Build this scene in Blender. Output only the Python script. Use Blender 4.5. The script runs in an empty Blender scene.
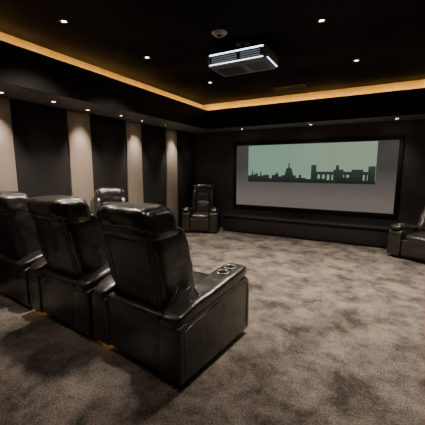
import bpy, bmesh, math, random
from mathutils import Vector, Matrix, noise as mnoise
random.seed(3)
scene = bpy.context.scene
COL = scene.collection

# ---------------------------------------------------------------- materials
def new_mat(name):
    m = bpy.data.materials.new(name); m.use_nodes = True
    nt = m.node_tree
    b = nt.nodes["Principled BSDF"]
    return m, nt, b

def plain(name, col, rough=0.6, metal=0.0, emit=None, estr=0.0, var=0.12, nscale=8, bump=0.0, bscale=60, spec=0.5):
    m, nt, b = new_mat(name)
    tc = nt.nodes.new("ShaderNodeTexCoord")
    n = nt.nodes.new("ShaderNodeTexNoise"); n.inputs["Scale"].default_value = nscale
    n.inputs["Detail"].default_value = 4
    nt.links.new(tc.outputs["Object"], n.inputs["Vector"])
    r = nt.nodes.new("ShaderNodeValToRGB")
    r.color_ramp.elements[0].position = 0.3; r.color_ramp.elements[1].position = 0.7
    r.color_ramp.elements[0].color = tuple(c*(1-var) for c in col)+(1,)
    r.color_ramp.elements[1].color = tuple(min(1,c*(1+var)) for c in col)+(1,)
    nt.links.new(n.outputs["Fac"], r.inputs["Fac"])
    nt.links.new(r.outputs["Color"], b.inputs["Base Color"])
    b.inputs["Roughness"].default_value = rough
    b.inputs["Metallic"].default_value = metal
    b.inputs["Specular IOR Level"].default_value = spec
    if emit:
        b.inputs["Emission Color"].default_value = tuple(emit)+(1,)
        b.inputs["Emission Strength"].default_value = estr
    if bump > 0:
        n2 = nt.nodes.new("ShaderNodeTexNoise"); n2.inputs["Scale"].default_value = bscale
        n2.inputs["Detail"].default_value = 3
        nt.links.new(tc.outputs["Object"], n2.inputs["Vector"])
        bp = nt.nodes.new("ShaderNodeBump"); bp.inputs["Strength"].default_value = bump
        bp.inputs["Distance"].default_value = 0.01
        nt.links.new(n2.outputs["Fac"], bp.inputs["Height"])
        nt.links.new(bp.outputs["Normal"], b.inputs["Normal"])
    return m

def leather(name, col, rough=0.36):
    m, nt, b = new_mat(name)
    tc = nt.nodes.new("ShaderNodeTexCoord")
    b.inputs["Base Color"].default_value = col+(1,)
    b.inputs["Specular IOR Level"].default_value = 0.9
    b.inputs["Coat Weight"].default_value = 0.4
    b.inputs["Coat Roughness"].default_value = 0.2
    n = nt.nodes.new("ShaderNodeTexNoise"); n.inputs["Scale"].default_value = 6
    n.inputs["Detail"].default_value = 4; n.inputs["Distortion"].default_value = 1.4
    cr = nt.nodes.new("ShaderNodeTexNoise"); cr.noise_type = 'RIDGED_MULTIFRACTAL'
    cr.inputs["Scale"].default_value = 7; cr.inputs["Detail"].default_value = 3; cr.inputs["Distortion"].default_value = 0.8
    v = nt.nodes.new("ShaderNodeTexVoronoi"); v.inputs["Scale"].default_value = 220
    for q in (n, cr, v): nt.links.new(tc.outputs["Object"], q.inputs["Vector"])
    prev = None
    for src, st, di in ((n.outputs["Fac"], .42, .02), (cr.outputs["Fac"], .18, .006), (v.outputs["Distance"], .08, .001)):
        bp = nt.nodes.new("ShaderNodeBump"); bp.inputs["Strength"].default_value = st; bp.inputs["Distance"].default_value = di
        nt.links.new(src, bp.inputs["Height"])
        if prev: nt.links.new(prev.outputs["Normal"], bp.inputs["Normal"])
        prev = bp
    nt.links.new(prev.outputs["Normal"], b.inputs["Normal"])
    nt.links.new(prev.outputs["Normal"], b.inputs["Coat Normal"])
    b.inputs["Roughness"].default_value = rough
    return m

def carpet_mat():
    m, nt, b = new_mat("carpet_pile")
    tc = nt.nodes.new("ShaderNodeTexCoord")
    big = nt.nodes.new("ShaderNodeTexNoise"); big.inputs["Scale"].default_value = 2.9
    big.inputs["Detail"].default_value = 9; big.inputs["Roughness"].default_value = 0.72; big.inputs["Distortion"].default_value = 0.2
    fine = nt.nodes.new("ShaderNodeTexNoise"); fine.inputs["Scale"].default_value = 90
    fine.inputs["Detail"].default_value = 4; fine.inputs["Roughness"].default_value = 0.75
    for n in (big, fine): nt.links.new(tc.outputs["Object"], n.inputs["Vector"])
    r1 = nt.nodes.new("ShaderNodeValToRGB")
    r1.color_ramp.elements[0].position = 0.38; r1.color_ramp.elements[0].color = (0.100, 0.086, 0.076, 1)
    r1.color_ramp.elements[1].position = 0.63; r1.color_ramp.elements[1].color = (0.40, 0.355, 0.318, 1)
    nt.links.new(big.outputs["Fac"], r1.inputs["Fac"])
    r2 = nt.nodes.new("ShaderNodeValToRGB")
    r2.color_ramp.elements[0].position = 0.34; r2.color_ramp.elements[0].color = (0.22, 0.22, 0.22, 1)
    r2.color_ramp.elements[1].position = 0.66; r2.color_ramp.elements[1].color = (1.0, 1.0, 1.0, 1)
    nt.links.new(fine.outputs["Fac"], r2.inputs["Fac"])
    mx = nt.nodes.new("ShaderNodeMix"); mx.data_type = 'RGBA'; mx.blend_type = 'MULTIPLY'
    mx.inputs[0].default_value = 1.0
    nt.links.new(r1.outputs["Color"], mx.inputs[6]); nt.links.new(r2.outputs["Color"], mx.inputs[7])
    nt.links.new(mx.outputs[2], b.inputs["Base Color"])
    b.inputs["Roughness"].default_value = 0.95
    b.inputs["Specular IOR Level"].default_value = 0.1
    bp = nt.nodes.new("ShaderNodeBump"); bp.inputs["Strength"].default_value = 0.9; bp.inputs["Distance"].default_value = 0.022
    nt.links.new(fine.outputs["Fac"], bp.inputs["Height"])
    bp2 = nt.nodes.new("ShaderNodeBump"); bp2.inputs["Strength"].default_value = 0.4; bp2.inputs["Distance"].default_value = 0.05
    nt.links.new(big.outputs["Fac"], bp2.inputs["Height"])
    nt.links.new(bp2.outputs["Normal"], bp.inputs["Normal"])
    nt.links.new(bp.outputs["Normal"], b.inputs["Normal"])
    return m

def gradient_emit(name, axis, lo, hi, c0, c1, strength, noise=0.15):
    """surface whose picture colour runs between two colours along an object axis"""
    m, nt, b = new_mat(name)
    tc = nt.nodes.new("ShaderNodeTexCoord")
    sx = nt.nodes.new("ShaderNodeSeparateXYZ"); nt.links.new(tc.outputs["Object"], sx.inputs[0])
    mr = nt.nodes.new("ShaderNodeMapRange")
    mr.inputs["From Min"].default_value = lo; mr.inputs["From Max"].default_value = hi
    nt.links.new(sx.outputs[axis], mr.inputs["Value"])
    n = nt.nodes.new("ShaderNodeTexNoise"); n.inputs["Scale"].default_value = 2.0; n.inputs["Detail"].default_value = 3
    nt.links.new(tc.outputs["Object"], n.inputs["Vector"])
    ma = nt.nodes.new("ShaderNodeMath"); ma.operation = 'MULTIPLY_ADD'
    ma.inputs[1].default_value = noise*2; nt.links.new(n.outputs["Fac"], ma.inputs[0])
    nt.links.new(mr.outputs["Result"], ma.inputs[2])
    r = nt.nodes.new("ShaderNodeValToRGB")
    r.color_ramp.elements[0].color = c0+(1,); r.color_ramp.elements[1].color = c1+(1,)
    r.color_ramp.elements[0].position = min(0.99, noise)
    r.color_ramp.elements[1].position = 1.0
    nt.links.new(ma.outputs[0], r.inputs["Fac"])
    nt.links.new(r.outputs["Color"], b.inputs["Emission Color"])
    b.inputs["Emission Strength"].default_value = strength
    b.inputs["Base Color"].default_value = (0.02, 0.02, 0.02, 1)
    b.inputs["Roughness"].default_value = 0.9
    b.inputs["Specular IOR Level"].default_value = 0.1
    return m

M_leather = leather("black_leather", (0.011, 0.0096, 0.0087))
M_leather_back = leather("black_leather_shell", (0.007, 0.0063, 0.0058), 0.40)
M_base = plain("black_plastic", (0.008, 0.008, 0.008), 0.5)
M_chrome = plain("brushed_steel", (0.35, 0.33, 0.31), 0.3, 1.0)
M_cup = plain("cup_interior", (0.004, 0.004, 0.004), 0.3)
M_carpet = carpet_mat()
M_wall = plain("charcoal_fabric_wall", (0.020, 0.018, 0.019), 0.85, bump=0.2, bscale=200)
M_wall_front = plain("charcoal_front_wall", (0.050, 0.045, 0.049), 0.8, bump=0.1, bscale=200)
M_dark_panel = plain("black_acoustic_fabric", (0.008, 0.007, 0.0075), 0.9, bump=0.3, bscale=250)
M_light_panel = plain("taupe_acoustic_fabric", (0.27, 0.220, 0.185), 0.9, var=.05, bump=0.15, bscale=250)
M_ceil = plain("black_ceiling_paint", (0.018, 0.0165, 0.0175), 0.8, var=0.5, nscale=1.0, spec=0.0)
M_soffit = plain("dark_soffit_paint", (0.15, 0.14, 0.142), 0.6)
M_fascia = plain("black_fascia_paint", (0.006, 0.006, 0.0065), 0.6, spec=.2)
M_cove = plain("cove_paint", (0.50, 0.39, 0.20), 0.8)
M_led = plain("warm_led", (1, .6, .25), 0.5, emit=(1.0, 0.56, 0.14), estr=36)
M_lens = plain("lamp_lens", (1, .9, .8), 0.5, emit=(1.0, 0.78, 0.50), estr=20)
M_ring = plain("black_trim_ring", (0.03, 0.03, 0.03), 0.4)
M_bench = plain("black_lacquer", (0.020, 0.0185, 0.020), 0.42)
M_frame = plain("black_velvet", (0.004, 0.004, 0.004), 0.9)
M_proj = plain("projector_shell", (0.17, 0.18, 0.195), 0.35)
M_grille = plain("projector_grille", (0.32, 0.34, 0.36), 0.35, emit=(.6, .7, .8), estr=.15)  # faint emission stands in for light falling on the grille; not a lamp
M_projdark = plain("projector_vent", (0.02, 0.02, 0.022), 0.5)
M_projled = plain("cool_white_led", (1, 1, 1), 0.5, emit=(0.62, 0.82, 1.0), estr=5)
M_baseled = plain("amber_base_led", (1, .6, .2), 0.5, emit=(1.0, 0.5, 0.14), estr=6)

# ---------------------------------------------------------------- mesh helpers
def finish(bm, name, mat, parent=None, smooth=True, mats=None):
    bmesh.ops.recalc_face_normals(bm, faces=bm.faces)
    me = bpy.data.meshes.new(name); bm.to_mesh(me); bm.free()
    for m in (mats or [mat]): me.materials.append(m)
    if smooth:
        for p in me.polygons: p.use_smooth = True
        me.set_sharp_from_angle(angle=math.radians(38))
    o = bpy.data.objects.new(name, me); COL.objects.link(o)
    if parent: o.parent = parent
    return o

def add_box(bm, lo, hi, bevel=0.0, seg=2, midx=0):
    lo = Vector(lo); hi = Vector(hi)
    r = bmesh.ops.create_cube(bm, size=1.0)
    vs = r["verts"]
    for v in vs:
        v.co = Vector(((lo[i]+hi[i])/2 + v.co[i]*(hi[i]-lo[i])) for i in range(3))
    fs = set(f for v in vs for f in v.link_faces)
    for f in fs: f.material_index = midx
    if bevel > 0:
        es = list(set(e for v in vs for e in v.link_edges))
        bmesh.ops.bevel(bm, geom=es, offset=bevel, segments=seg, profile=0.5, affect='EDGES')

def box(name, lo, hi, mat, parent=None, bevel=0.0, seg=2, fn=None):
    bm = bmesh.new(); add_box(bm, lo, hi, bevel, seg)
    if fn:
        for v in bm.verts: v.co = Vector(fn(v.co))
    return finish(bm, name, mat, parent)

def add_super(bm, c, h, k=4.0, n=12, fn=None, lump=0.0):
    """puffy cushion: subdivided cube pulled to a superellipsoid"""
    b2 = bmesh.new()
    bmesh.ops.create_cube(b2, size=2.0)
    bmesh.ops.subdivide_edges(b2, edges=b2.edges[:], cuts=n, use_grid_fill=True)
    for v in b2.verts:
        p = v.co
        s = (abs(p.x)**k+abs(p.y)**k+abs(p.z)**k)**(1.0/k)
        q = p/s
        q = Vector((c[0]+q.x*h[0], c[1]+q.y*h[1], c[2]+q.z*h[2]))
        if lump:
            d = mnoise.noise(Vector((q.x*9, q.y*9, q.z*16)))*lump
            q = q + (q-Vector(c)).normalized()*d
        if fn: q = Vector(fn(q))
        v.co = q
    me = bpy.data.meshes.new("tmp"); b2.to_mesh(me); b2.free()
    bm.from_mesh(me); bpy.data.meshes.remove(me)

def cushion(name, c, h, mat, parent, k=4.0, n=12, fn=None, lump=0.0):
    bm = bmesh.new(); add_super(bm, c, h, k, n, fn, lump)
    return finish(bm, name, mat, parent)

def add_cyl(bm, c, r1, r2, depth, seg=32, axis='Z', midx=0):
    rot = Matrix.Identity(4)
    if axis == 'Y': rot = Matrix.Rotation(math.pi/2, 4, 'X')
    if axis == 'X': rot = Matrix.Rotation(math.pi/2, 4, 'Y')
    r = bmesh.ops.create_cone(bm, cap_ends=True, segments=seg, radius1=r1, radius2=r2, depth=depth,
                              matrix=Matrix.Translation(c) @ rot)
    for f in set(f for v in r["verts"] for f in v.link_faces): f.material_index = midx

def add_tube(bm, pts, r, seg=8, closed=False):
    n = len(pts); rings = []
    for i, p in enumerate(pts):
        p = Vector(p)
        a = Vector(pts[(i-1) % n]) if (i > 0 or closed) else p
        b = Vector(pts[(i+1) % n]) if (i < n-1 or closed) else p
        t = (b-a).normalized()
        up = Vector((0, 0, 1)) if abs(t.z) < 0.9 else Vector((1, 0, 0))
        u = t.cross(up).normalized(); w = t.cross(u)
        rings.append([bm.verts.new(p + (u*math.cos(2*math.pi*j/seg)+w*math.sin(2*math.pi*j/seg))*r) for j in range(seg)])
    m = n if closed else n-1
    for i in range(m):
        A = rings[i]; B = rings[(i+1) % n]
        for j in range(seg):
            bm.faces.new((A[j], A[(j+1) % seg], B[(j+1) % seg], B[j]))

def add_ring(bm, c, R, r, seg=28):
    pts = [(c[0]+R*math.cos(2*math.pi*i/seg), c[1]+R*math.sin(2*math.pi*i/seg), c[2]) for i in range(seg)]
    add_tube(bm, pts, r, 8, True)

def thing(name, loc, label, category, rot=0.0, group=None):
    e = bpy.data.objects.new(name, None); COL.objects.link(e)
    e.empty_display_size = 0.1
    e.location = loc; e.rotation_euler = (0, 0, rot)
    e["label"] = label; e["category"] = category
    if group: e["group"] = group
    return e

def tag(o, label, category, group=None):
    o["label"] = label; o["category"] = category
    if group: o["group"] = group
    return o

def struct(o): o["kind"] = "structure"; return o

# ---------------------------------------------------------------- room
XL, XR, YB, YF = -3.9, 2.6, -1.8, 6.3
ZS, ZL, ZC = 2.22, 2.60, 2.78
struct(box("floor", (XL-.1, YB-.1, -.1), (XR+.1, YF+.1, 0), M_carpet))
struct(box("ceiling", (XL-.1, YB-.1, ZC), (XR+.1, YF+.1, ZC+.1), M_ceil))
struct(box("wall_left", (XL-.1, YB-.1, 0), (XL, YF+.1, ZC), M_wall))
struct(box("wall_right", (XR, YB-.1, 0), (XR+.1, YF+.1, ZC), M_wall_front))
struct(box("wall_front", (XL, YF, 0), (XR, YF+.1, ZC), M_wall_front))
struct(box("wall_back", (XL, YB-.1, 0), (XR, YB, ZC), M_wall_front))
# soffit ring with black fascia on the tray side
TX0, TX1, TY0, TY1 = -3.23, 1.7, -1.1, 5.70
bm = bmesh.new()
add_box(bm, (XL, YB, ZS), (TX0, YF, ZL-.02))
add_box(bm, (TX1, YB, ZS), (XR, YF, ZL-.02))
add_box(bm, (TX0, TY1, ZS), (TX1, YF, ZL-.02))
add_box(bm, (TX0, YB, ZS), (TX1, TY0, ZL-.02))
struct(finish(bm, "trim_1", M_soffit, smooth=False))
t = .012
bm = bmesh.new()
add_box(bm, (TX0, TY0, ZS-.004), (TX0+t, TY1, ZL))
add_box(bm, (TX1-t, TY0, ZS-.004), (TX1, TY1, ZL))
add_box(bm, (TX0, TY1-t, ZS-.004), (TX1, TY1, ZL))
add_box(bm, (TX0, TY0, ZS-.004), (TX1, TY0+t, ZL))
struct(finish(bm, "trim_2", M_fascia, smooth=False))
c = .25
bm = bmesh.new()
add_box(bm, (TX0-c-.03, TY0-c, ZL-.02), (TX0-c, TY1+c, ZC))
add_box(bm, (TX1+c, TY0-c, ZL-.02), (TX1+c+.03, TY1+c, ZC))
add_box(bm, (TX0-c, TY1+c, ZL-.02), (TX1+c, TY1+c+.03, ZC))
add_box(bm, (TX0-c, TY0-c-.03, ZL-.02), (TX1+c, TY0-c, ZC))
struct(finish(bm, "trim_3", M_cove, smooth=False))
# cove LED strips on the ledge
d = .15
for lo, hi in (((TX0-d-.02, TY0-d, ZL-.02), (TX0-d, TY1+d, ZL)),
               ((TX1+d, TY0-d, ZL-.02), (TX1+d+.02, TY1+d, ZL)),
               ((TX0-d, TY1+d, ZL-.02), (TX1+d, TY1+d+.02, ZL)),
               ((TX0-d, TY0-d-.02, ZL-.02), (TX1+d, TY0-d, ZL))):
    tag(box("led_strip", lo, hi, M_led), "warm amber light strip hidden on the ceiling cove ledge", "light strip", "cove light strips")

# ---------------------------------------------------------------- wall panels
def panel(y0, y1, mat, label, th):
    tag(box("wall_panel", (XL, y0+.004, 0.0), (XL+th, y1-.004, ZS-.005), mat, bevel=.008), label, "wall panel", "acoustic panels on the side wall")
y = 2.83-1.13*4
for i in range(7):
    a = y+1.13*i
    panel(max(a, YB), a+.39, M_light_panel, "tall taupe fabric wall panel washed by a downlight", .045)
    if a+1.13 < YF: panel(a+.39, a+1.13, M_dark_panel, "tall black fabric acoustic wall panel", .03)

# ---------------------------------------------------------------- downlights
def downlight(x, y, z, energy, cone, grp, r=.03, aim=None, color=(1, .84, .69), blend=.9, lab="small round recessed ceiling downlight with warm glowing lens"):
    e = thing("downlight", (x, y, z), lab, "ceiling light", group=grp)
    bm = bmesh.new(); add_ring(bm, (0, 0, -.003), r+.012, .009)
    finish(bm, "trim_ring", M_ring, e)
    bm = bmesh.new(); add_cyl(bm, (0, 0, -.002), r, r, .004, 24)
    finish(bm, "lens", M_lens, e)
    L = bpy.data.lights.new("downlight_lamp", 'SPOT'); L.energy = energy; L.color = color
    L.spot_size = math.radians(cone); L.spot_blend = blend; L.shadow_soft_size = .06
    lo = bpy.data.objects.new("downlight_lamp", L); COL.objects.link(lo); lo.parent = e
    lo.location = (0, 0, -.03)
    if aim:
        lo.rotation_euler = Vector(aim).to_track_quat('-Z', 'Y').to_euler()
    return e
G = "downlights in the raised ceiling"
for xx, yy, en, cn in ((-2.7, -.4, 15, 90), (-2.7, .8, 50, 90), (-2.70, 2.02, 280, 115), (-2.63, 3.12, 330, 115), (-2.47, 4.47, 220, 92)):
    downlight(xx, yy, ZC, en, cn, G, r=.022)
for xx, yy, en, cn in ((-.5, -.4, 18, 90), (-.5, .9, 55, 85), (-.55, 3.17, 540, 100), (-.32, 4.5, 320, 92)):
    downlight(xx, yy, ZC, en, cn, G, r=.022)
for xx, yy, en, cn in ((1.2, .9, 40, 90), (1.2, 3.15, 330, 98), (1.2, 4.5, 220, 92)):
    downlight(xx, yy, ZC, en, cn, G, r=.022)
for i in range(7):
    a = y+1.13*i+.195
    if a > YB+.3: downlight(-3.66, a, ZS, 75, 70, "downlights in the soffit", r=.028, aim=(-.14, 0, -1), blend=1.0)
    if YB+.3 < a+.56 < YF: downlight(-3.58, a+.56, ZS, 8, 90, "downlights in the soffit", r=.028)
for xx in (-2.55, -1.15, .25, 1.5): downlight(xx, 6.0, ZS, 22, 95, "downlights in the soffit", r=.034)

# ---------------------------------------------------------------- screen
scr = thing("projection_screen", (-1.225, YF, 0), "wide projection screen in black frame showing a city skyline", "screen")
W = 1.555; z0, z1 = .575, 1.890
def ob(lo, hi, mat, name, par): return box(name, lo, hi, mat, par)
M_fab = gradient_emit("screen_fabric_picture", 2, .75, 1.5, (0.215, 0.180, 0.158), (0.075, 0.073, 0.066), 0.68, .1)
fab = ob((-W, -.03, z0), (W, 0, z1), M_fab, "screen_surface", scr)
bm = bmesh.new(); f = .07
add_box(bm, (-W-f, -.04, z0-f), (-W, 0, z1+f), .006)
add_box(bm, (W, -.04, z0-f), (W+f, 0, z1+f), .006)
add_box(bm, (-W, -.04, z1), (W, 0, z1+f), .006)
add_box(bm, (-W, -.04, z0-f), (W, 0, z0), .006)
finish(bm, "screen_frame", M_frame, scr)
M_sky = gradient_emit("projected_green_sky", 0, -1.27, 1.2, (0.22, 0.39, 0.28), (0.32, 0.42, 0.29), 0.85, .1)
pic = ob((-1.27, -.034, 1.12), (1.225, -.03, z1-.01), M_sky, "projected_sky", scr)
M_city = gradient_emit("projected_city_dark", 2, 1.09, 1.48, (0.016, 0.020, 0.018), (0.040, 0.058, 0.047), 0.9, .12)
bm = bmesh.new()
def bb(x0, x1, a, b): add_box(bm, (x0, -.038, a), (x1, -.0345, b))
bl = 1.10
bb(-1.27, 1.225, bl, 1.165)
x = -1.27
while x < -.52:
    w = random.uniform(.04, .10); h = random.uniform(.03, .13)
    bb(x, x+w, bl, 1.15+h)
    if random.random() < .5: bb(x+w*.3, x+w*.5, bl, 1.17+h)
    x += w
for cx, h in ((-1.17, .18), (-.98, .16), (-.62, .16)): bb(cx-.014, cx+.014, bl, 1.15+h)
# domed hall with spire
bb(-.52, -.22, bl, 1.25); bb(-.45, -.28, bl, 1.31)
add_cyl(bm, (-.366, -.036, 1.34), .07, .07, .003, 24, 'Y')
bb(-.38, -.352, 1.3, 1.50)
bb(-.22, -.02, bl, 1.20); bb(-.16, -.11, bl, 1.26); bb(-.02, .1, bl, 1.18)
# colonnade and towers
bb(.08, 1.22, 1.27, 1.33)
for i in range(13):
    px = .08+i*.088; bb(px, px+.04, bl, 1.30)
bb(.08, .18, bl, 1.46); bb(.50, .68, bl, 1.37); bb(.54, .60, bl, 1.45)
bb(.82, 1.02, bl, 1.37); bb(1.10, 1.22, bl, 1.43); bb(.60, .92, bl, 1.22); bb(.2, .36, bl, 1.19)
finish(bm, "projected_skyline", M_city, scr, smooth=False)

# low bench under the screen
be = thing("low_bench", (-1.24, 6.08, 0), "long low black bench cabinet beneath the projection screen", "bench")
box("bench_body", (-1.70, -.19, .03), (1.55, .22, .335), M_bench, be, .01)
box("bench_top", (-1.72, -.22, .335), (1.57, .22, .37), M_bench, be, .01)
box("plinth", (-1.66, -.16, 0), (1.51, .2, .03), M_base, be)

# ---------------------------------------------------------------- projector
pr = thing("projector", (-1.40, 3.29, ZC), "ceiling-mounted grey projector with glowing cool white edge strips", "projector")
zt, zb = -.13, -.275
bm = bmesh.new(); add_box(bm, (-.345, -.21, zb), (.345, .21, zt), .035, 5)
finish(bm, "projector_body", M_proj, pr)
bm = bmesh.new()
for i in range(9):
    add_box(bm, (-.27+i*.033, -.11, zb-.004), (-.253+i*.033, .13, zb+.002))
for i in range(7):
    add_box(bm, (.09+i*.03, -.11, zb-.004), (.104+i*.03, .13, zb+.002))
finish(bm, "vent", M_projdark, pr, smooth=False)
box("rear_panel", (-.30, -.216, zb+.030), (.30, -.205, zt-.035), M_projdark, pr, .003)
bm = bmesh.new()
for i in range(3): add_box(bm, (-.28, -.220, zb+.038+i*.022), (.02, -.214, zb+.050+i*.022))
for i in range(3): add_box(bm, (.06, -.220, zb+.038+i*.022), (.28, -.214, zb+.050+i*.022))
finish(bm, "rear_grille", M_grille, pr, smooth=False)
box("edge_light", (-.31, -.217, zt-.030), (.31, -.206, zt-.018), M_projled, pr, .002)
bm = bmesh.new(); add_box(bm, (-.31, -.217, zb+.016), (.31, -.206, zb+.023), .002)
add_box(bm, (.337, -.17, zb+.016), (.348, .17, zb+.023), .002)
finish(bm, "edge_light", M_projled, pr)
bm = bmesh.new(); add_cyl(bm, (.12, .213, (zt+zb)/2), .045, .055, .05, 32, 'Y')
finish(bm, "projector_lens", M_cup, pr)
bm = bmesh.new(); add_cyl(bm, (0, 0, -.07), .022, .022, .13, 20); add_cyl(bm, (0, 0, -.01), .08, .08, .02, 32)
add_box(bm, (-.12, -.1, zt-.002), (.12, .1, zt+.015), .004)
finish(bm, "ceiling_mount", M_ring, pr)

sd = thing("smoke_detector", (-1.52, 2.95, ZC), "small round grey smoke detector on the ceiling", "smoke detector")
bm = bmesh.new(); add_cyl(bm, (0, 0, -.012), .055, .08, .024, 32); finish(bm, "detector_body", M_proj, sd)
bm = bmesh.new(); add_cyl(bm, (0, 0, -.034), .02, .035, .02, 24); finish(bm, "sensor_cap", M_ring, sd)

bm = bmesh.new()
add_box(bm, (-.27, -.1, -.012), (.27, -.085, 0)); add_box(bm, (-.27, .085, -.012), (.27, .1, 0))
add_box(bm, (-.27, -.085, -.012), (-.255, .085, 0)); add_box(bm, (.255, -.085, -.012), (.27, .085, 0))
for i in range(8): add_box(bm, (-.255, -.08+i*.021, -.009), (.255, -.072+i*.021, 0))
v = finish(bm, "air_vent", M_frame, smooth=False); v.location = (-1.42, 5.35, ZC)
tag(v, "black slatted rectangular air vent in the ceiling", "air vent")

# ---------------------------------------------------------------- recliner
def tilt(p): return (p[0], p[1]-(p[2]-.4)*.19, p[2])
def recliner(loc, rot, label, group):
    e = thing("recliner_chair", loc, label, "chair", rot, group)
    box("base", (-.40, -.36, 0), (.40, .38, .07), M_base, e, .01)
    box("base_light", (-.43, -.375, .036), (-.30, -.362, .048), M_baseled, e)
    # rear panel wraps between arms
    box("rear_panel", (-.285, -.43, .05), (.285, -.35, .47), M_leather, e, .03, 4)
    # seat
    bm = bmesh.new(); add_super(bm, (0, .09, .365), (.265, .345, .10), 5, 16, None, .012)
    finish(bm, "seat_cushion", M_leather, e)
    box("footrest", (-.262, .33, .07), (.262, .435, .36), M_leather, e, .03, 4)
    # arms
    for s in (-1, 1):
        bm = bmesh.new()
        prof = [(-.44, .05), (-.44, .42), (-.40, .440), (-.30, .458), (.30, .525), (.385, .52), (.43, .48), (.44, .42), (.44, .05)]
        xa, xb = s*.268, s*.464
        A = [bm.verts.new((xa, p[0], p[1])) for p in prof]; B = [bm.verts.new((xb, p[0], p[1])) for p in prof]
        bm.faces.new(A); bm.faces.new(B[::-1])
        for i in range(len(prof)):
            j = (i+1) % len(prof); bm.faces.new((A[i], B[i], B[j], A[j]))
        bmesh.ops.recalc_face_normals(bm, faces=bm.faces)
        bmesh.ops.bevel(bm, geom=bm.edges[:], offset=.014, segments=4, profile=.5, affect='EDGES')
        # piping along the outer side panel
        xo = s*.4645
        add_tube(bm, [(xo, -.395, .09), (xo, -.395, .40), (xo, -.28, .42), (xo, .30, .482), (xo, .37, .475), (xo, .40, .44), (xo, .40, .09)], .004, 6)
        arm = finish(bm, "armrest", M_leather, e)
        def sl(p):
            yb = max(0.0, (-.18-p[1])/.26); yf = max(0.0, (p[1]-.36)/.09)
            return (p[0], p[1], p[2]+.105*p[1]-.034*yb*yb-.022*yf*yf)
        cushion("arm_pad", (s*.366, -.0, .522), (.104, .448, .052), M_leather, arm, 4.2, 22, sl, .007)
        for cy in (.29, .180):
            zc = .575+.105*cy
            bm = bmesh.new(); add_ring(bm, (s*.366, cy, zc), .046, .007)
            cup = finish(bm, "cup_holder", M_chrome, arm)
            bm = bmesh.new(); add_cyl(bm, (s*.366, cy, zc-.004), .045, .045, .012, 28)
            finish(bm, "cup_well", M_cup, cup)
    # backrest
    bm = bmesh.new()
    add_super(bm, (0, -.285, .66), (.250, .062, .40), 8, 16, None, .008)
    for zz in (.50, .60, .905):
        add_tube(bm, [(-.205, -.345, zz), (.205, -.345, zz)], .004, 6)
    for xx in (-.205, .205):
        add_tube(bm, [(xx, -.345, .32), (xx, -.345, .98)], .0045, 6)
    for vv in bm.verts: vv.co = Vector(tilt(vv.co))
    finish(bm, "backrest_shell", M_leather_back, e)
    bm = bmesh.new()
    add_super(bm, (0, -.18, .57), (.215, .125, .19), 4, 14, tilt, .01)
    add_super(bm, (0, -.185, .83), (.215, .11, .15), 4, 14, tilt, .01)
    finish(bm, "back_cushion", M_leather, e)
    for s in (-1, 1):
        def wing(p, s=s):
            q = tilt(p); return (q[0]+s*.008*math.sin((p[2]-.45)*6), q[1], q[2])
        cushion("side_bolster", (s*.240, -.185, .70), (.054, .15, .31), M_leather, e, 4.5, 20, wing, .014)
    def head(p):
        q = tilt(p)
        # stitched folds near each end and a horizontal seam round the back
        fold = sum(math.exp(-((p[0]-xx)/.012)**2) for xx in (-.232, .232))
        dz = 1.035-p[2]; dy = -.225-p[1]
        crease = math.exp(-((p[2]-1.005)/.012)**2)*(1 if p[1] < -.26 else 0)
        return (q[0], q[1]+dy*.08*fold+.011*crease, q[2]-.015*(p[0]/.3)**4+dz*.08*fold)
    bm = bmesh.new()
    add_super(bm, (0, -.225, 1.035), (.290, .158, .126), 4.2, 44, head, .012)
    finish(bm, "headrest", M_leather, e)
    return e

def clone(src, loc, rot, label, group, scale=(1, 1, 1), recline=0.0):
    R = Matrix.Rotation(recline, 4, 'X'); P = Vector((0, -.22, .42))
    def cp(o, par):
        n = o.copy(); COL.objects.link(n)
        if par: n.parent = par
        if recline and o.name.split(".")[0] in ("backrest_shell", "back_cushion", "side_bolster", "headrest"):
            n.location = P - (R @ P); n.rotation_euler = (recline, 0, 0)
        for ch in [c for c in o.children]: cp(ch, n)
        return n
    n = cp(src, None)
    n.location = loc; n.rotation_euler = (0, 0, rot); n.scale = scale
    n["label"] = label; n["group"] = group
    return n

c1 = recliner((-1.38, 1.87, 0), math.radians(-7), "black leather home cinema recliner standing at the end of its row", "recliner row")
c2 = clone(c1, (-2.365, 1.96, 0), math.radians(-4), "black leather home cinema recliner between two matching ones", "recliner row")
c3 = clone(c1, (-3.33, 2.03, 0), math.radians(-4), "black leather home cinema recliner beside the panelled wall", "recliner row", (.985, 1, 1))
c4 = clone(c1, (-3.38, 3.14, 0), math.radians(-125), "black leather armchair standing against the panelled wall", "side chairs", (.75, .75, .95))
c5 = clone(c1, (-3.36, 5.70, 0), math.radians(-160), "black leather armchair standing in the room corner", "side chairs", (.82, .76, .90))
c6 = clone(c1, (.84, 5.55, 0), math.radians(150), "black leather recliner with leaned-back rest, angled beside the screen bench", "side chairs", (.99, .93, .86), math.radians(20))

# ---------------------------------------------------------------- world / camera
w = bpy.data.worlds.new("world"); scene.world = w; w.use_nodes = True
w.node_tree.nodes["Background"].inputs[0].default_value = (0.01, 0.01, 0.012, 1)

cam = bpy.data.cameras.new("camera"); co = bpy.data.objects.new("camera", cam); COL.objects.link(co)
cam.sensor_width = 36; cam.lens = 298/425*36; cam.clip_start = .05
co.location = (0, 0, 1.4)
co.rotation_euler = (math.radians(90-8.5), 0, math.radians(28.5))
scene.camera = co
